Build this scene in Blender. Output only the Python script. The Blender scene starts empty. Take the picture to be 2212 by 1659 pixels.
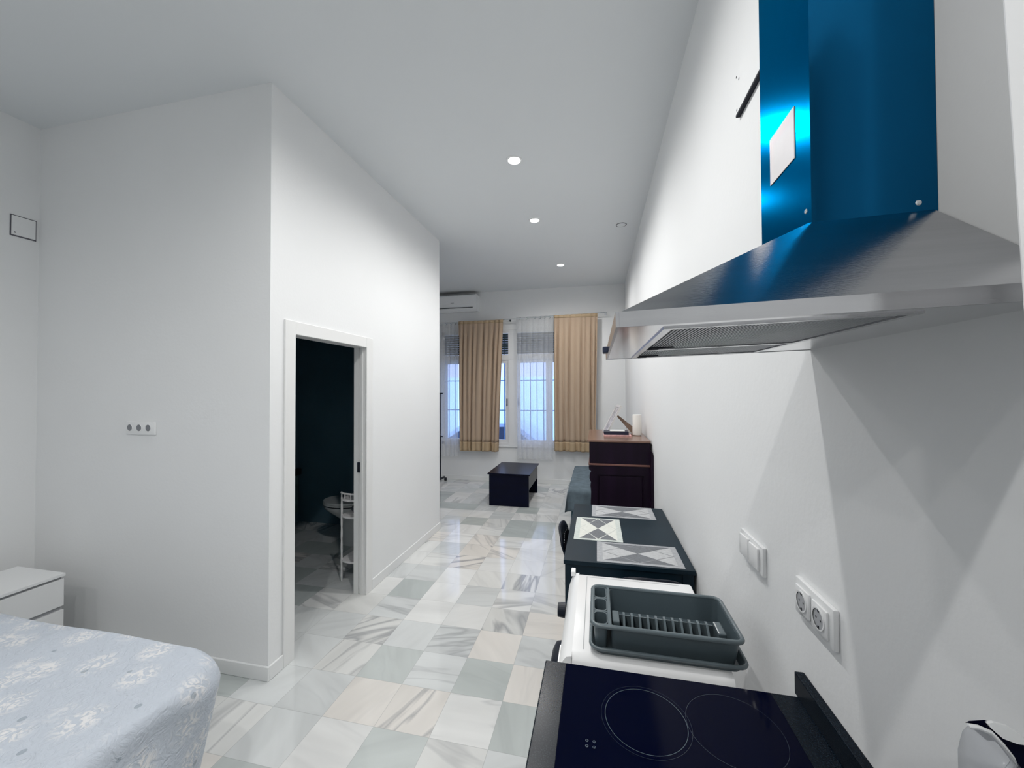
import bpy, bmesh, math, random
from mathutils import Vector, Matrix, Euler
PI = math.pi
random.seed(7)
S = bpy.context.scene
COL = S.collection

# ------------------------------------------------------------------ camera
F_PX, PSI, ROLL, PITCH, CAM_H = 836.68, .2154, -.004, .0159, 1.6
cd = bpy.data.cameras.new('camera'); cam = bpy.data.objects.new('camera', cd); COL.objects.link(cam)
cd.sensor_width = 36; cd.lens = F_PX / 2212 * 36; cd.clip_start = .02; cd.clip_end = 200
r_ = Vector((math.cos(PSI), math.sin(PSI), 0)); fh = Vector((-math.sin(PSI), math.cos(PSI), 0)); zz = Vector((0, 0, 1))
Fv = fh * math.cos(PITCH) + zz * math.sin(PITCH); Dn = fh * math.sin(PITCH) - zz * math.cos(PITCH)
cr, sr = math.cos(ROLL), math.sin(ROLL)
Ux = r_ * cr - Dn * sr; Vy = r_ * sr + Dn * cr
Mx = Matrix((Ux, -Vy, -Fv)).transposed().to_4x4(); Mx.translation = (0, 0, CAM_H)
cam.matrix_world = Mx
S.camera = cam

# ------------------------------------------------------------------ world, exposure
w = bpy.data.worlds.new('sky'); S.world = w; w.use_nodes = True
bg = w.node_tree.nodes['Background']; bg.inputs[0].default_value = (.52, .62, 1.0, 1); bg.inputs[1].default_value = 2.1
S.view_settings.view_transform = 'Standard'; S.view_settings.look = 'None'
S.view_settings.gamma = 1; S.view_settings.use_curve_mapping = False
S.view_settings.exposure = 0.0
S.cycles.use_denoising = True
S.cycles.max_bounces = 10; S.cycles.diffuse_bounces = 6; S.cycles.glossy_bounces = 5; S.cycles.transparent_max_bounces = 16
S.cycles.sample_clamp_indirect = 6; S.cycles.caustics_reflective = False; S.cycles.caustics_refractive = False
LAMP_W = 65
sd_ = bpy.data.lights.new('added_street_sun', 'SUN'); sd_.energy = 5.0; sd_.color = (.62, .84, 1); sd_.angle = .3
so_ = bpy.data.objects.new('added_street_sun', sd_); COL.objects.link(so_); so_.rotation_euler = Vector((.15, 1, -.9)).to_track_quat('-Z', 'Y').to_euler()  # added to brighten the street wall; passes over the house, not indoors

# ------------------------------------------------------------------ room numbers
WR, WL, WLL, YC, YF, YL, CE, YB = .46, -1.787, -3.61, 1.8275, 6.6146, 4.2213, 3.35, -2.6

# ------------------------------------------------------------------ material helpers
def mat(name, col, rough=.5, metal=0, spec=.5, **k):
    m = bpy.data.materials.new(name); m.use_nodes = True
    b = m.node_tree.nodes['Principled BSDF']
    b.inputs['Base Color'].default_value = (*col, 1); b.inputs['Roughness'].default_value = rough
    b.inputs['Metallic'].default_value = metal; b.inputs['Specular IOR Level'].default_value = spec
    for kk, v in k.items(): b.inputs[kk].default_value = v
    return m
def nodes(m): return m.node_tree.nodes, m.node_tree.links, m.node_tree.nodes['Principled BSDF']
def vary(m, scale=8, amt=.06, bump=0, bscale=None, detail=4, coord='Object', stretch=(1, 1, 1)):
    """gentle procedural variation of the colour plus an optional fine bump"""
    n, l, b = nodes(m); c = b.inputs['Base Color'].default_value[:3]
    tc = n.new('ShaderNodeTexCoord'); mp = n.new('ShaderNodeMapping'); mp.inputs['Scale'].default_value = stretch
    l.new(tc.outputs[coord], mp.inputs[0])
    no = n.new('ShaderNodeTexNoise'); no.inputs['Scale'].default_value = scale; no.inputs['Detail'].default_value = detail
    l.new(mp.outputs[0], no.inputs['Vector'])
    r = n.new('ShaderNodeValToRGB'); r.color_ramp.elements[0].position = .3; r.color_ramp.elements[1].position = .7
    r.color_ramp.elements[0].color = (*[max(0, x * (1 - amt)) for x in c], 1)
    r.color_ramp.elements[1].color = (*[min(1, x * (1 + amt)) for x in c], 1)
    l.new(no.outputs[0], r.inputs[0]); l.new(r.outputs[0], b.inputs['Base Color'])
    if bump:
        n2 = n.new('ShaderNodeTexNoise'); n2.inputs['Scale'].default_value = bscale or scale * 10; n2.inputs['Detail'].default_value = 3
        l.new(mp.outputs[0], n2.inputs['Vector'])
        bp = n.new('ShaderNodeBump'); bp.inputs['Strength'].default_value = bump; bp.inputs['Distance'].default_value = .004
        l.new(n2.outputs[0], bp.inputs['Height']); l.new(bp.outputs[0], b.inputs['Normal'])
    return m
WALL = vary(mat('wall_paint', (.80, .81, .815), .75, spec=.25), 1.2, .012, .12, 60)
CEIL = vary(mat('ceiling_paint', (.73, .755, .77), .85, spec=.2), 1.0, .012)
TRIM = mat('white_trim', (.78, .79, .79), .4)
DOORW = vary(mat('white_lacquered_door_frame', (.78, .785, .78), .38), 3, .015)
WHITE = mat('white_plastic', (.80, .81, .815), .3)
ENAM = mat('white_enamel', (.84, .845, .85), .22, spec=.6)
GAPM = mat('dark_gap', (.01, .012, .02), .8)
BLACK = vary(mat('black_brown_foil', (.005, .017, .028), .45, spec=.22), 3, .25, 0)
COFFEE = vary(mat('black_foil_with_fine_grain', (.0008, .002, .013), .28, spec=.12), 3, .2, stretch=(1, 8, 8))
CHAIRM = mat('black_plastic', (.003, .006, .014), .38, spec=.25)
RACKM = mat('black_tube', (.006, .009, .018), .4)
CHROME = mat('chrome', (.75, .78, .8), .15, 1)
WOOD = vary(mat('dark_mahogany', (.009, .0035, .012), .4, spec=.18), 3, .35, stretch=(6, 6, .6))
WOODT = vary(mat('waxed_brown_wood', (.20, .115, .085), .2, spec=.6), 4, .3, stretch=(1, 6, 1))
WOODL = mat('lighter_brown_wood_edge', (.16, .07, .055), .35)  # lighter brown than the case, for the moulding
GRAN = mat('black_granite', (.012, .018, .020), .24, spec=.10)
n, l, b = nodes(GRAN)
vo = n.new('ShaderNodeTexNoise'); vo.inputs['Scale'].default_value = 380; vo.inputs['Detail'].default_value = 2
tc = n.new('ShaderNodeTexCoord'); l.new(tc.outputs['Object'], vo.inputs['Vector'])
r = n.new('ShaderNodeValToRGB'); r.color_ramp.elements[0].position = .5; r.color_ramp.elements[1].position = .8
r.color_ramp.elements[0].color = (.0015, .005, .011, 1); r.color_ramp.elements[1].color = (.018, .030, .040, 1)
l.new(vo.outputs[0], r.inputs[0]); l.new(r.outputs[0], b.inputs['Base Color'])
HOB = mat('black_ceramic_glass', (.0006, .0015, .011), .05, spec=.04)
RING = mat('grey_printed_ring', (.05, .075, .10), .2)
STEEL = vary(mat('brushed_steel', (.47, .475, .49), .15, 1), 5, .06, .05, 90, stretch=(1, 12, 12))
STEELP = vary(mat('polished_steel', (.72, .72, .73), .12, 1), 5, .04)
FILM = vary(mat('blue_protective_film_on_steel', (.006, .10, .235), .17, 1, **{'Specular Tint': (.35, .62, .88, 1)}), 2.0, .22, .10, 5, stretch=(1, 1, .5))
DISH = mat('grey_green_plastic', (.105, .135, .15), .25)
DISHT = mat('grey_green_plastic_tray', (.078, .105, .12), .3)
BEDC = None
SHEERM = None
CAR = mat('blue_grey_car_paint', (.5, .66, .85), .25)
CARG = mat('car_window_glass', (.02, .05, .1), .1)
TOIL = mat('white_ceramic', (.62, .64, .64), .15)
RATT = vary(mat('white_painted_cane', (.88, .86, .86), .5), 30, .08)
STREET = vary(mat('pale_rendered_street_wall', (.62, .80, .92), .8), 2, .06)
PAVE = mat('grey_pavement', (.35, .42, .5), .8)
ALU = mat('white_window_frame', (.78, .79, .80), .35)
SHUT = vary(mat('slate_roller_shutter', (.022, .045, .06), .5), 3, .15)
BARS = mat('blue_lit_window_bars', (.16, .34, .62), .5)  # white-painted bars; the blue cast of outdoor light is in the colour

def curtain_mat(name, col, transp, transl, weave=260):
    m = bpy.data.materials.new(name); m.use_nodes = True; n, l = m.node_tree.nodes, m.node_tree.links
    for x in list(n): n.remove(x)
    out = n.new('ShaderNodeOutputMaterial'); tr = n.new('ShaderNodeBsdfTransparent'); tl = n.new('ShaderNodeBsdfTranslucent'); df = n.new('ShaderNodeBsdfDiffuse')
    tc = n.new('ShaderNodeTexCoord'); no = n.new('ShaderNodeTexNoise'); no.inputs['Scale'].default_value = weave; l.new(tc.outputs['Object'], no.inputs['Vector'])
    r = n.new('ShaderNodeValToRGB'); r.color_ramp.elements[0].color = (*[x * .88 for x in col], 1); r.color_ramp.elements[1].color = (*[min(1, x * 1.1) for x in col], 1)
    l.new(no.outputs[0], r.inputs[0]); l.new(r.outputs[0], df.inputs[0]); l.new(r.outputs[0], tl.inputs[0])
    a = n.new('ShaderNodeMixShader'); a.inputs[0].default_value = transl; l.new(df.outputs[0], a.inputs[1]); l.new(tl.outputs[0], a.inputs[2])
    c = n.new('ShaderNodeMixShader'); c.inputs[0].default_value = transp; l.new(a.outputs[0], c.inputs[1]); l.new(tr.outputs[0], c.inputs[2])
    l.new(c.outputs[0], out.inputs[0]); return m
SHEERM = curtain_mat('white_sheer_voile', (.84, .85, .86), .42, .55, 60)
BROWNM = curtain_mat('sand_brown_curtain_cloth', (.60, .465, .345), 0, .26)
HEMM = curtain_mat('doubled_sand_brown_hem', (.50, .38, .25), 0, .06)

GLASS = bpy.data.materials.new('clear_window_glass'); GLASS.use_nodes = True
n, l = GLASS.node_tree.nodes, GLASS.node_tree.links
for x in list(n): n.remove(x)
o_ = n.new('ShaderNodeOutputMaterial'); t_ = n.new('ShaderNodeBsdfTransparent'); g_ = n.new('ShaderNodeBsdfGlossy'); g_.inputs['Roughness'].default_value = .02
t_.inputs[0].default_value = (.93, .96, 1, 1); x_ = n.new('ShaderNodeMixShader'); x_.inputs[0].default_value = .07
l.new(t_.outputs[0], x_.inputs[1]); l.new(g_.outputs[0], x_.inputs[2]); l.new(x_.outputs[0], o_.inputs[0])

LAMPM = mat('lit_lamp_lens', (1, 1, 1), .4); n, l, b = nodes(LAMPM)
b.inputs['Emission Color'].default_value = (1, .97, .92, 1); b.inputs['Emission Strength'].default_value = 30

def hexnoise_floor():
    m = bpy.data.materials.new('polished_marble_tiles'); m.use_nodes = True; n, l, b = nodes(m)
    at = n.new('ShaderNodeAttribute'); at.attribute_name = 'tone'
    sd = n.new('ShaderNodeAttribute'); sd.attribute_name = 'seed'
    uv = n.new('ShaderNodeUVMap'); uv.uv_map = 'tile'
    tc = n.new('ShaderNodeTexCoord'); sp = n.new('ShaderNodeSeparateColor'); l.new(sd.outputs['Color'], sp.inputs[0])
    ang = n.new('ShaderNodeMath'); ang.operation = 'MULTIPLY'; ang.inputs[1].default_value = 6.283; l.new(sp.outputs[0], ang.inputs[0])
    vr = n.new('ShaderNodeVectorRotate'); vr.rotation_type = 'Z_AXIS'; l.new(tc.outputs['Object'], vr.inputs['Vector']); l.new(ang.outputs[0], vr.inputs['Angle'])
    off = n.new('ShaderNodeVectorMath'); off.operation = 'SCALE'; l.new(sd.outputs['Color'], off.inputs[0]); off.inputs['Scale'].default_value = 31
    ad = n.new('ShaderNodeVectorMath'); l.new(vr.outputs[0], ad.inputs[0]); l.new(off.outputs[0], ad.inputs[1])
    mp = n.new('ShaderNodeMapping'); mp.inputs['Scale'].default_value = (.7, 3.4, 1); l.new(ad.outputs[0], mp.inputs[0])
    no = n.new('ShaderNodeTexNoise'); no.inputs['Scale'].default_value = 1.5; no.inputs['Detail'].default_value = 3; no.inputs['Roughness'].default_value = .45; no.inputs['Distortion'].default_value = .9
    l.new(mp.outputs[0], no.inputs['Vector'])
    # thin veins where the noise crosses its middle
    s1 = n.new('ShaderNodeMath'); s1.operation = 'SUBTRACT'; s1.inputs[1].default_value = .5; l.new(no.outputs[0], s1.inputs[0])
    s2 = n.new('ShaderNodeMath'); s2.operation = 'ABSOLUTE'; l.new(s1.outputs[0], s2.inputs[0])
    ve = n.new('ShaderNodeMapRange'); ve.inputs['From Min'].default_value = 0; ve.inputs['From Max'].default_value = .06; ve.inputs['To Min'].default_value = 1; ve.inputs['To Max'].default_value = 0
    l.new(s2.outputs[0], ve.inputs['Value'])
    vs = n.new('ShaderNodeMath'); vs.operation = 'MULTIPLY'; l.new(ve.outputs[0], vs.inputs[0]); l.new(sp.outputs[2], vs.inputs[1])
    mx = n.new('ShaderNodeMixRGB'); mx.blend_type = 'MIX'; mx.inputs[2].default_value = (.27, .28, .30, 1)
    # cloudy tone
    n2 = n.new('ShaderNodeTexNoise'); n2.inputs['Scale'].default_value = 2; n2.inputs['Detail'].default_value = 3; l.new(mp.outputs[0], n2.inputs['Vector'])
    cl = n.new('ShaderNodeMapRange'); cl.inputs['From Min'].default_value = .3; cl.inputs['From Max'].default_value = .7; cl.inputs['To Min'].default_value = .90; cl.inputs['To Max'].default_value = 1.06
    l.new(n2.outputs[0], cl.inputs['Value'])
    mu = n.new('ShaderNodeVectorMath'); mu.operation = 'SCALE'; l.new(at.outputs['Color'], mu.inputs[0]); l.new(cl.outputs[0], mu.inputs['Scale'])
    l.new(mu.outputs[0], mx.inputs[1]); l.new(vs.outputs[0], mx.inputs[0])
    # joints
    su = n.new('ShaderNodeSeparateXYZ'); l.new(uv.outputs[0], su.inputs[0]); ed = []
    for k in (0, 1):
        a = n.new('ShaderNodeMath'); a.operation = 'SUBTRACT'; a.inputs[1].default_value = .5; l.new(su.outputs[k], a.inputs[0])
        c = n.new('ShaderNodeMath'); c.operation = 'ABSOLUTE'; l.new(a.outputs[0], c.inputs[0]); ed.append(c)
    mm = n.new('ShaderNodeMath'); mm.operation = 'MAXIMUM'; l.new(ed[0].outputs[0], mm.inputs[0]); l.new(ed[1].outputs[0], mm.inputs[1])
    gt = n.new('ShaderNodeMath'); gt.operation = 'GREATER_THAN'; gt.inputs[1].default_value = .4955; l.new(mm.outputs[0], gt.inputs[0])
    ga = n.new('ShaderNodeMath'); ga.operation = 'MULTIPLY'; ga.inputs[1].default_value = .45; l.new(gt.outputs[0], ga.inputs[0])
    m2 = n.new('ShaderNodeMixRGB'); m2.inputs[2].default_value = (.30, .31, .31, 1); l.new(mx.outputs[0], m2.inputs[1]); l.new(ga.outputs[0], m2.inputs[0])
    l.new(m2.outputs[0], b.inputs['Base Color']); b.inputs['Roughness'].default_value = .07; b.inputs['Specular IOR Level'].default_value = .55
    return m
MARBLE = hexnoise_floor()

# ------------------------------------------------------------------ mesh helpers
class MB:
    def __init__(s): s.bm = bmesh.new()
    def box(s, x0, x1, y0, y1, z0, z1, bev=0, M=None, seg=2):
        vs = [s.bm.verts.new((x, y, z)) for x in (x0, x1) for y in (y0, y1) for z in (z0, z1)]
        fs = [(0, 1, 3, 2), (4, 6, 7, 5), (0, 4, 5, 1), (2, 3, 7, 6), (0, 2, 6, 4), (1, 5, 7, 3)]
        F = [s.bm.faces.new([vs[i] for i in f]) for f in fs]
        if bev:
            es = list({e for f in F for e in f.edges})
            r = bmesh.ops.bevel(s.bm, geom=es, offset=bev, segments=seg, affect='EDGES', profile=.5)
            vs = list({v for f in r['faces'] for v in f.verts} | {v for v in vs if v.is_valid})
            allv = set(vs)
            for v in list(allv):
                for f in v.link_faces: allv |= set(f.verts)
            vs = list(allv)
        if M is not None: bmesh.ops.transform(s.bm, matrix=M, verts=vs)
        return s
    def prism(s, pts, axis, a, b):
        """pts: 2D outline; axis 'x': pts=(y,z), 'y': pts=(x,z), 'z': pts=(x,y)"""
        def P(p, t): return {'x': (t, p[0], p[1]), 'y': (p[0], t, p[1]), 'z': (p[0], p[1], t)}[axis]
        A = [s.bm.verts.new(P(p, a)) for p in pts]; B = [s.bm.verts.new(P(p, b)) for p in pts]; n = len(pts)
        s.bm.faces.new(A); s.bm.faces.new(B[::-1])
        for i in range(n): s.bm.faces.new((A[i], B[i], B[(i + 1) % n], A[(i + 1) % n]))
        return s
    def lathe(s, prof, seg=24, M=None, cap=True):
        rings = []
        for r, z in prof:
            rings.append([s.bm.verts.new((r * math.cos(2 * PI * k / seg), r * math.sin(2 * PI * k / seg), z)) for k in range(seg)])
        for a, b in zip(rings, rings[1:]):
            for k in range(seg): s.bm.faces.new((a[k], a[(k + 1) % seg], b[(k + 1) % seg], b[k]))
        if cap: s.bm.faces.new(rings[0][::-1]); s.bm.faces.new(rings[-1])
        if M is not None: bmesh.ops.transform(s.bm, matrix=M, verts=[v for R in rings for v in R])
        return s
    def tube(s, pts, r, seg=10, closed=False):
        pts = [Vector(p) for p in pts]; n = len(pts); rings = []
        for i, p in enumerate(pts):
            if closed: d = (pts[(i + 1) % n] - pts[i - 1])
            else: d = pts[min(i + 1, n - 1)] - pts[max(i - 1, 0)]
            d.normalize(); up = Vector((0, 0, 1)) if abs(d.z) < .9 else Vector((1, 0, 0))
            a = d.cross(up).normalized(); c = d.cross(a).normalized(); rr = r[i] if isinstance(r, (list, tuple)) else r
            rings.append([s.bm.verts.new(p + a * rr * math.cos(2 * PI * k / seg) + c * rr * math.sin(2 * PI * k / seg)) for k in range(seg)])
        pr = list(zip(rings, rings[1:])) + ([(rings[-1], rings[0])] if closed else [])
        for A, B in pr:
            for k in range(seg): s.bm.faces.new((A[k], A[(k + 1) % seg], B[(k + 1) % seg], B[k]))
        if not closed: s.bm.faces.new(rings[0][::-1]); s.bm.faces.new(rings[-1])
        return s
    def grid(s, fn, nu, nv):
        V = [[s.bm.verts.new(fn(i / nu, j / nv)) for j in range(nv + 1)] for i in range(nu + 1)]
        for i in range(nu):
            for j in range(nv): s.bm.faces.new((V[i][j], V[i + 1][j], V[i + 1][j + 1], V[i][j + 1]))
        return s
    def build(s, name, m, parent=None, smooth=None, solid=0):
        bmesh.ops.recalc_face_normals(s.bm, faces=s.bm.faces)
        me = bpy.data.meshes.new(name); s.bm.to_mesh(me); s.bm.free(); me.materials.append(m)
        o = bpy.data.objects.new(name, me); COL.objects.link(o)
        if parent is not None:
            o.parent = parent
            inv = parent.matrix_basis.inverted() if parent.parent is None else (parent.parent.matrix_basis @ parent.matrix_basis).inverted()
            me.transform(inv)
        if smooth is not None:
            for p in me.polygons: p.use_smooth = True
            if smooth: me.set_sharp_from_angle(angle=math.radians(smooth))
        if solid:
            md = o.modifiers.new('thickness', 'SOLIDIFY'); md.thickness = solid; md.offset = 0
        return o
def T(x, y, z): return Matrix.Translation((x, y, z))
def RX(a): return Matrix.Rotation(a, 4, 'X')
def RY(a): return Matrix.Rotation(a, 4, 'Y')
def RZ(a): return Matrix.Rotation(a, 4, 'Z')
TOX = RY(-PI / 2)      # lathe axis z -> -x
def tag(o, label=None, cat=None, group=None, kind=None):
    if label: o['label'] = label
    if cat: o['category'] = cat
    if group: o['group'] = group
    if kind: o['kind'] = kind
    return o
def thing(name, label, cat, loc, group=None, rz=0):
    o = bpy.data.objects.new(name, None); COL.objects.link(o); o.location = loc; o.rotation_euler = (0, 0, rz); o.empty_display_size = .1
    o.matrix_basis = T(*loc) @ RZ(rz)
    return tag(o, label, cat, group)
def struct(name, mb, m, parent=None, **k):
    o = mb.build(name, m, parent, **k)
    if parent is None: o['kind'] = 'structure'
    return o
def rrect(x0, x1, y0, y1, r, seg=5):
    P = []
    for cx, cy, a0 in ((x1 - r, y1 - r, 0), (x0 + r, y1 - r, 90), (x0 + r, y0 + r, 180), (x1 - r, y0 + r, 270)):
        for k in range(seg + 1):
            a = math.radians(a0 + 90 * k / seg); P.append((cx + r * math.cos(a), cy + r * math.sin(a)))
    return P

# ================================================================== FLOOR
TX0, TPX, TY0, TPY = -.485, .2822, 1.685, .2735
TONES = {'w': (.70, .705, .695), 'c': (.69, .665, .63), 'g': (.44, .475, .47), 'l': (.60, .62, .62), 's': (.50, .535, .525), 'v': (.66, .665, .65)}
TILES = {}   # (i, j): (tone, seed, vein)
def floor():
    bm = bmesh.new(); uvl = bm.loops.layers.uv.new('tile'); tl = bm.loops.layers.float_color.new('tone'); sl = bm.loops.layers.float_color.new('seed')
    i0, i1 = int((WLL - TX0) / TPX) - 2, int((WR + .2 - TX0) / TPX) + 2
    j0, j1 = int((YB - TY0) / TPY) - 2, int((YF + .3 - TY0) / TPY) + 2
    rr = random.Random(11)
    for i in range(i0, i1):
        for j in range(j0, j1):
            t = rr.choice('wwwcglllllvvvsg'); sd = (rr.random(), rr.random(), rr.random()); ve = rr.choice((.05, .15, .3, .5, .7)) if t in 'wcv' else rr.choice((.0, .1, .2))
            j_ = rr.uniform(-.03, .03)
            if (i, j) in TILES:
                t = TILES[(i, j)][0]; ve = TILES[(i, j)][1]
                if len(TILES[(i, j)]) > 2: sd = (TILES[(i, j)][2], .37, 0)
            c = [max(0, q * 1.08 + j_) for q in TONES[t]]
            x, y = TX0 + i * TPX, TY0 + j * TPY
            vs = [bm.verts.new(p) for p in ((x, y, 0), (x + TPX, y, 0), (x + TPX, y + TPY, 0), (x, y + TPY, 0))]
            f = bm.faces.new(vs)
            for lp, u in zip(f.loops, ((0, 0), (1, 0), (1, 1), (0, 1))):
                lp[uvl].uv = u; lp[tl] = (*c, 1); lp[sl] = (sd[0], sd[1], ve, 1)
    me = bpy.data.meshes.new('floor'); bm.to_mesh(me); bm.free(); me.materials.append(MARBLE)
    o = bpy.data.objects.new('floor', me); COL.objects.link(o); o['kind'] = 'structure'
TILES.update({(-4,-1):('l',.0),(-3,-1):('w',.1),(-2,-1):('s',.1),(-1,-1):('v',.3),(0,-1):('l',.2),(-5,0):('l',.0),(-4,0):('l',.1),(-3,0):('c',.1),(-2,0):('c',.6),(-1,0):('w',.3),(0,0):('s',.1),(-6,1):('l',.1),(-5,1):('l',.0),(-4,1):('v',.5),(-3,1):('s',.1),(-2,1):('l',.3),(-1,1):('s',.1),(0,1):('c',.1),(-6,2):('l',.1),(-5,2):('l',.1),(-4,2):('v',.7),(-3,2):('l',.0),(-2,2):('l',.5),(-1,2):('c',.0),(0,2):('l',.2),(-5,3):('v',.4),(-4,3):('l',.5),(-3,3):('w',.0),(-2,3):('w',.0),(-1,3):('v',.7),(0,3):('c',.1),(-5,4):('w',.0),(-4,4):('g',.1),(-3,4):('w',.0),(-2,4):('l',.2),(-1,4):('w',.6),(0,4):('v',.4),(-4,5):('l',.2),(-3,5):('w',.0),(-2,5):('v',.1),(-1,5):('v',.8),(0,5):('v',.2),(-5,6):('w',.1),(-4,6):('v',.3),(-3,6):('c',.9),(-2,6):('w',.1),(-1,6):('w',.1),(0,6):('v',.2),(-4,7):('l',.1),(-3,7):('c',.9),(-2,7):('c',.5),(-1,7):('w',.1),(0,7):('v',.2),(-4,8):('w',.3),(-3,8):('c',.4),(-2,8):('v',.3),(-1,8):('w',.1),(0,8):('l',.2),(-4,9):('w',.1),(-3,9):('v',.3),(-2,9):('g',.0),(-1,9):('g',.1),(0,9):('l',.2),(-4,10):('g',.1),(-3,10):('v',.3),(-2,10):('g',.0),(-1,10):('g',.0),(0,10):('l',.1),(-4,11):('w',.0),(-3,11):('l',.2),(-2,11):('w',.2),(-1,11):('v',.3),(0,11):('w',.1),(-4,12):('l',.2),(-3,12):('v',.3),(-2,12):('g',.0),(-1,12):('w',.1),(0,12):('l',.2)})
floor()

# ================================================================== WALLS
struct('ceiling', MB().box(WLL - .1, WR + .1, YB - .1, YF + .1, CE, CE + .08), CEIL)
struct('wall_right', MB().box(WR, WR + .1, YB - .1, YF + .1, 0, CE), WALL)
struct('wall_back', MB().box(WLL - .1, WR, YB - .1, YB, 0, CE), WALL)
struct('wall_left', MB().box(WLL - .1, WLL, YB, YF + .1, 0, CE), WALL)
struct('wall_bedroom', MB().box(WLL, WL, YC, YC + .09, 0, CE), WALL)
# partition with the bathroom doorway
DY0, DY1, DZ = 1.985, 2.765, 1.96
struct('wall_bathroom', MB().box(WL - .09, WL, YC + .09, DY0, 0, CE).box(WL - .09, WL, DY1, YL, 0, CE).box(WL - .09, WL, DY0, DY1, DZ, CE), WALL)
struct('wall_partition', MB().box(WLL, WL - .09, YL - .09, YL, 0, CE), WALL)
BT = vary(mat('unlit_bathroom_blue', (.10, .19, .25), .35), 2, .12)  # dark blue puts the gloom of the unlit room into the wall colour
XB = WL - .09
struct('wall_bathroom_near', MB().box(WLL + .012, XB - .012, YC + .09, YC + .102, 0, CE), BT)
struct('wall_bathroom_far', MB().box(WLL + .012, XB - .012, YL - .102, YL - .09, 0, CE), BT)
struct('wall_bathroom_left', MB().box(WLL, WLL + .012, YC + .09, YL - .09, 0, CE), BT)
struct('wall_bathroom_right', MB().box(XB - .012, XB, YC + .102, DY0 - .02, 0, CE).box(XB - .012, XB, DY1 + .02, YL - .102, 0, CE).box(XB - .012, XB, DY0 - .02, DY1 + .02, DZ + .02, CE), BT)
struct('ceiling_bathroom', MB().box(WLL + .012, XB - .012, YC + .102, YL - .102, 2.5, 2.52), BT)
# far wall with the window hole
WX0, WX1, WZ0, WZ1 = -2.76, -.22, .63, 2.66
struct('wall_far', MB().box(WLL, WX0, YF, YF + .25, 0, CE).box(WX1, WR, YF, YF + .25, 0, CE).box(WX0, WX1, YF, YF + .25, 0, WZ0).box(WX0, WX1, YF, YF + .25, WZ1, CE), WALL)
# baseboards
def base(name, x0, x1, y0, y1, h=.08):
    struct(name, MB().box(x0, x1, y0, y1, 0, h, .003, seg=1), TRIM)
base('baseboard_bedroom', WLL, WL + .012, YC - .012, YC)
m_ = MB().box(WL, WL + .012, YC, 1.925, 0, .08, .003, seg=1).box(WL, WL + .012, 2.83, YL + .012, 0, .08, .003, seg=1)
struct('baseboard_bathroom', m_, TRIM)
base('baseboard_far', WLL, WR, YF - .012, YF)
base('baseboard_partition', WLL, WL, YL, YL + .012)
base('baseboard_right', WR - .012, WR, 3.02, YF - .012)

# ---- door frame of the bathroom
d = thing('door_1', None, None, (WL, (DY0 + DY1) / 2, 0)); d['kind'] = 'structure'
a0, a1, i0_, i1_, zt, zi = 1.925, 2.83, 2.005, 2.745, 2.022, 1.942
m = MB()
m.box(WL, WL + .012, a0, i0_, 0, zt, .003).box(WL, WL + .012, i1_, a1, 0, zt, .003).box(WL, WL + .012, i0_, i1_, zi, zt, .003)
m.build('casing', DOORW, d)
m = MB()
m.box(XB - .012, WL, DY0, i0_, 0, DZ).box(XB - .012, WL, i0_, i1_, zi, DZ)
m.box(XB - .012, XB + .028, i1_, DY1, 0, DZ).box(XB + .04, WL, i1_, DY1, 0, DZ).box(XB + .028, XB + .04, i1_ + .012, DY1, 0, DZ)
m.box(XB + .052, XB + .066, i1_ - .006, i1_, 0, zi)
m.build('jamb_lining', DOORW, d)
mk = MB().box(XB + .020, XB + .046, i1_ - .005, i1_ - .001, .955, 1.035, .002); st = mk.build('strike_plate', mat('dark_brass_lock', (.03, .035, .05), .3, .6), d); tag(st, 'dark metal strike plate')
MB().box(XB + .028, XB + .04, i1_ - .007, i1_ - .004, .975, 1.015).build('keeper_slot', GAPM, st)

# ================================================================== WINDOW
wn = thing('window_1', None, None, ((WX0 + WX1) / 2, YF + .05, WZ0)); wn['kind'] = 'structure'
y0, y1 = YF + .012, YF + .06
m = MB()
m.box(WX0, WX1, y0, y1, WZ0, WZ0 + .05).box(WX0, WX1, y0, y1, 2.60, WZ1).box(WX0, WX0 + .05, y0, y1, WZ0, WZ1).box(WX1 - .05, WX1, y0, y1, WZ0, WZ1)
m.box(WX0, WX1, y0 - .008, y1, 2.13, 2.23)
m.box(-1.515, -1.36, y0 - .006, y1, WZ0, 2.60)
m.build('outer_frame', ALU, wn)
xs = [(-2.71, -2.12), (-2.12, -1.515), (-1.36, -.80), (-.80, -.27)]
for (xa, xb) in xs:
    m = MB(); za, zb = .68, 2.13; t = .055
    m.box(xa, xa + t, y0 + .008, y1 - .008, za, zb).box(xb - t, xb, y0 + .008, y1 - .008, za, zb).box(xa + t, xb - t, y0 + .008, y1 - .008, za, za + t).box(xa + t, xb - t, y0 + .008, y1 - .008, zb - t, zb)
    sash = m.build('sash', ALU, wn)
    MB().box(xa + t, xb - t, y0 + .022, y0 + .028, za + t, zb - t).build('pane', GLASS, sash)
for xa in (-1.54, -1.335):
    MB().box(xa - .008, xa + .008, y0 - .008, y0 + .008, 1.33, 1.45, .003).build('handle', mat('dark_latch', (.02, .025, .05), .4), wn)
m = MB()
for k in range(9):
    z = 2.235 + k * .0405; m.box(WX0 + .05, -1.515, y0 + .012, y0 + .024, z, z + .0385, .004, seg=1).box(-1.36, WX1 - .05, y0 + .012, y0 + .024, z, z + .0385, .004, seg=1)
m.build('roller_shutter', SHUT, wn)
MB().box(WX0 - .02, WX1 + .02, YF - .025, YF + .012, WZ0 - .025, WZ0, .005).build('sill', ALU, wn)
g = thing('window_grille', 'iron bars with bluish outdoor light in their colour, outside the window behind the sheer curtains', 'grille', (-1.49, YF + .25, .6))
x = -2.72
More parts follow.
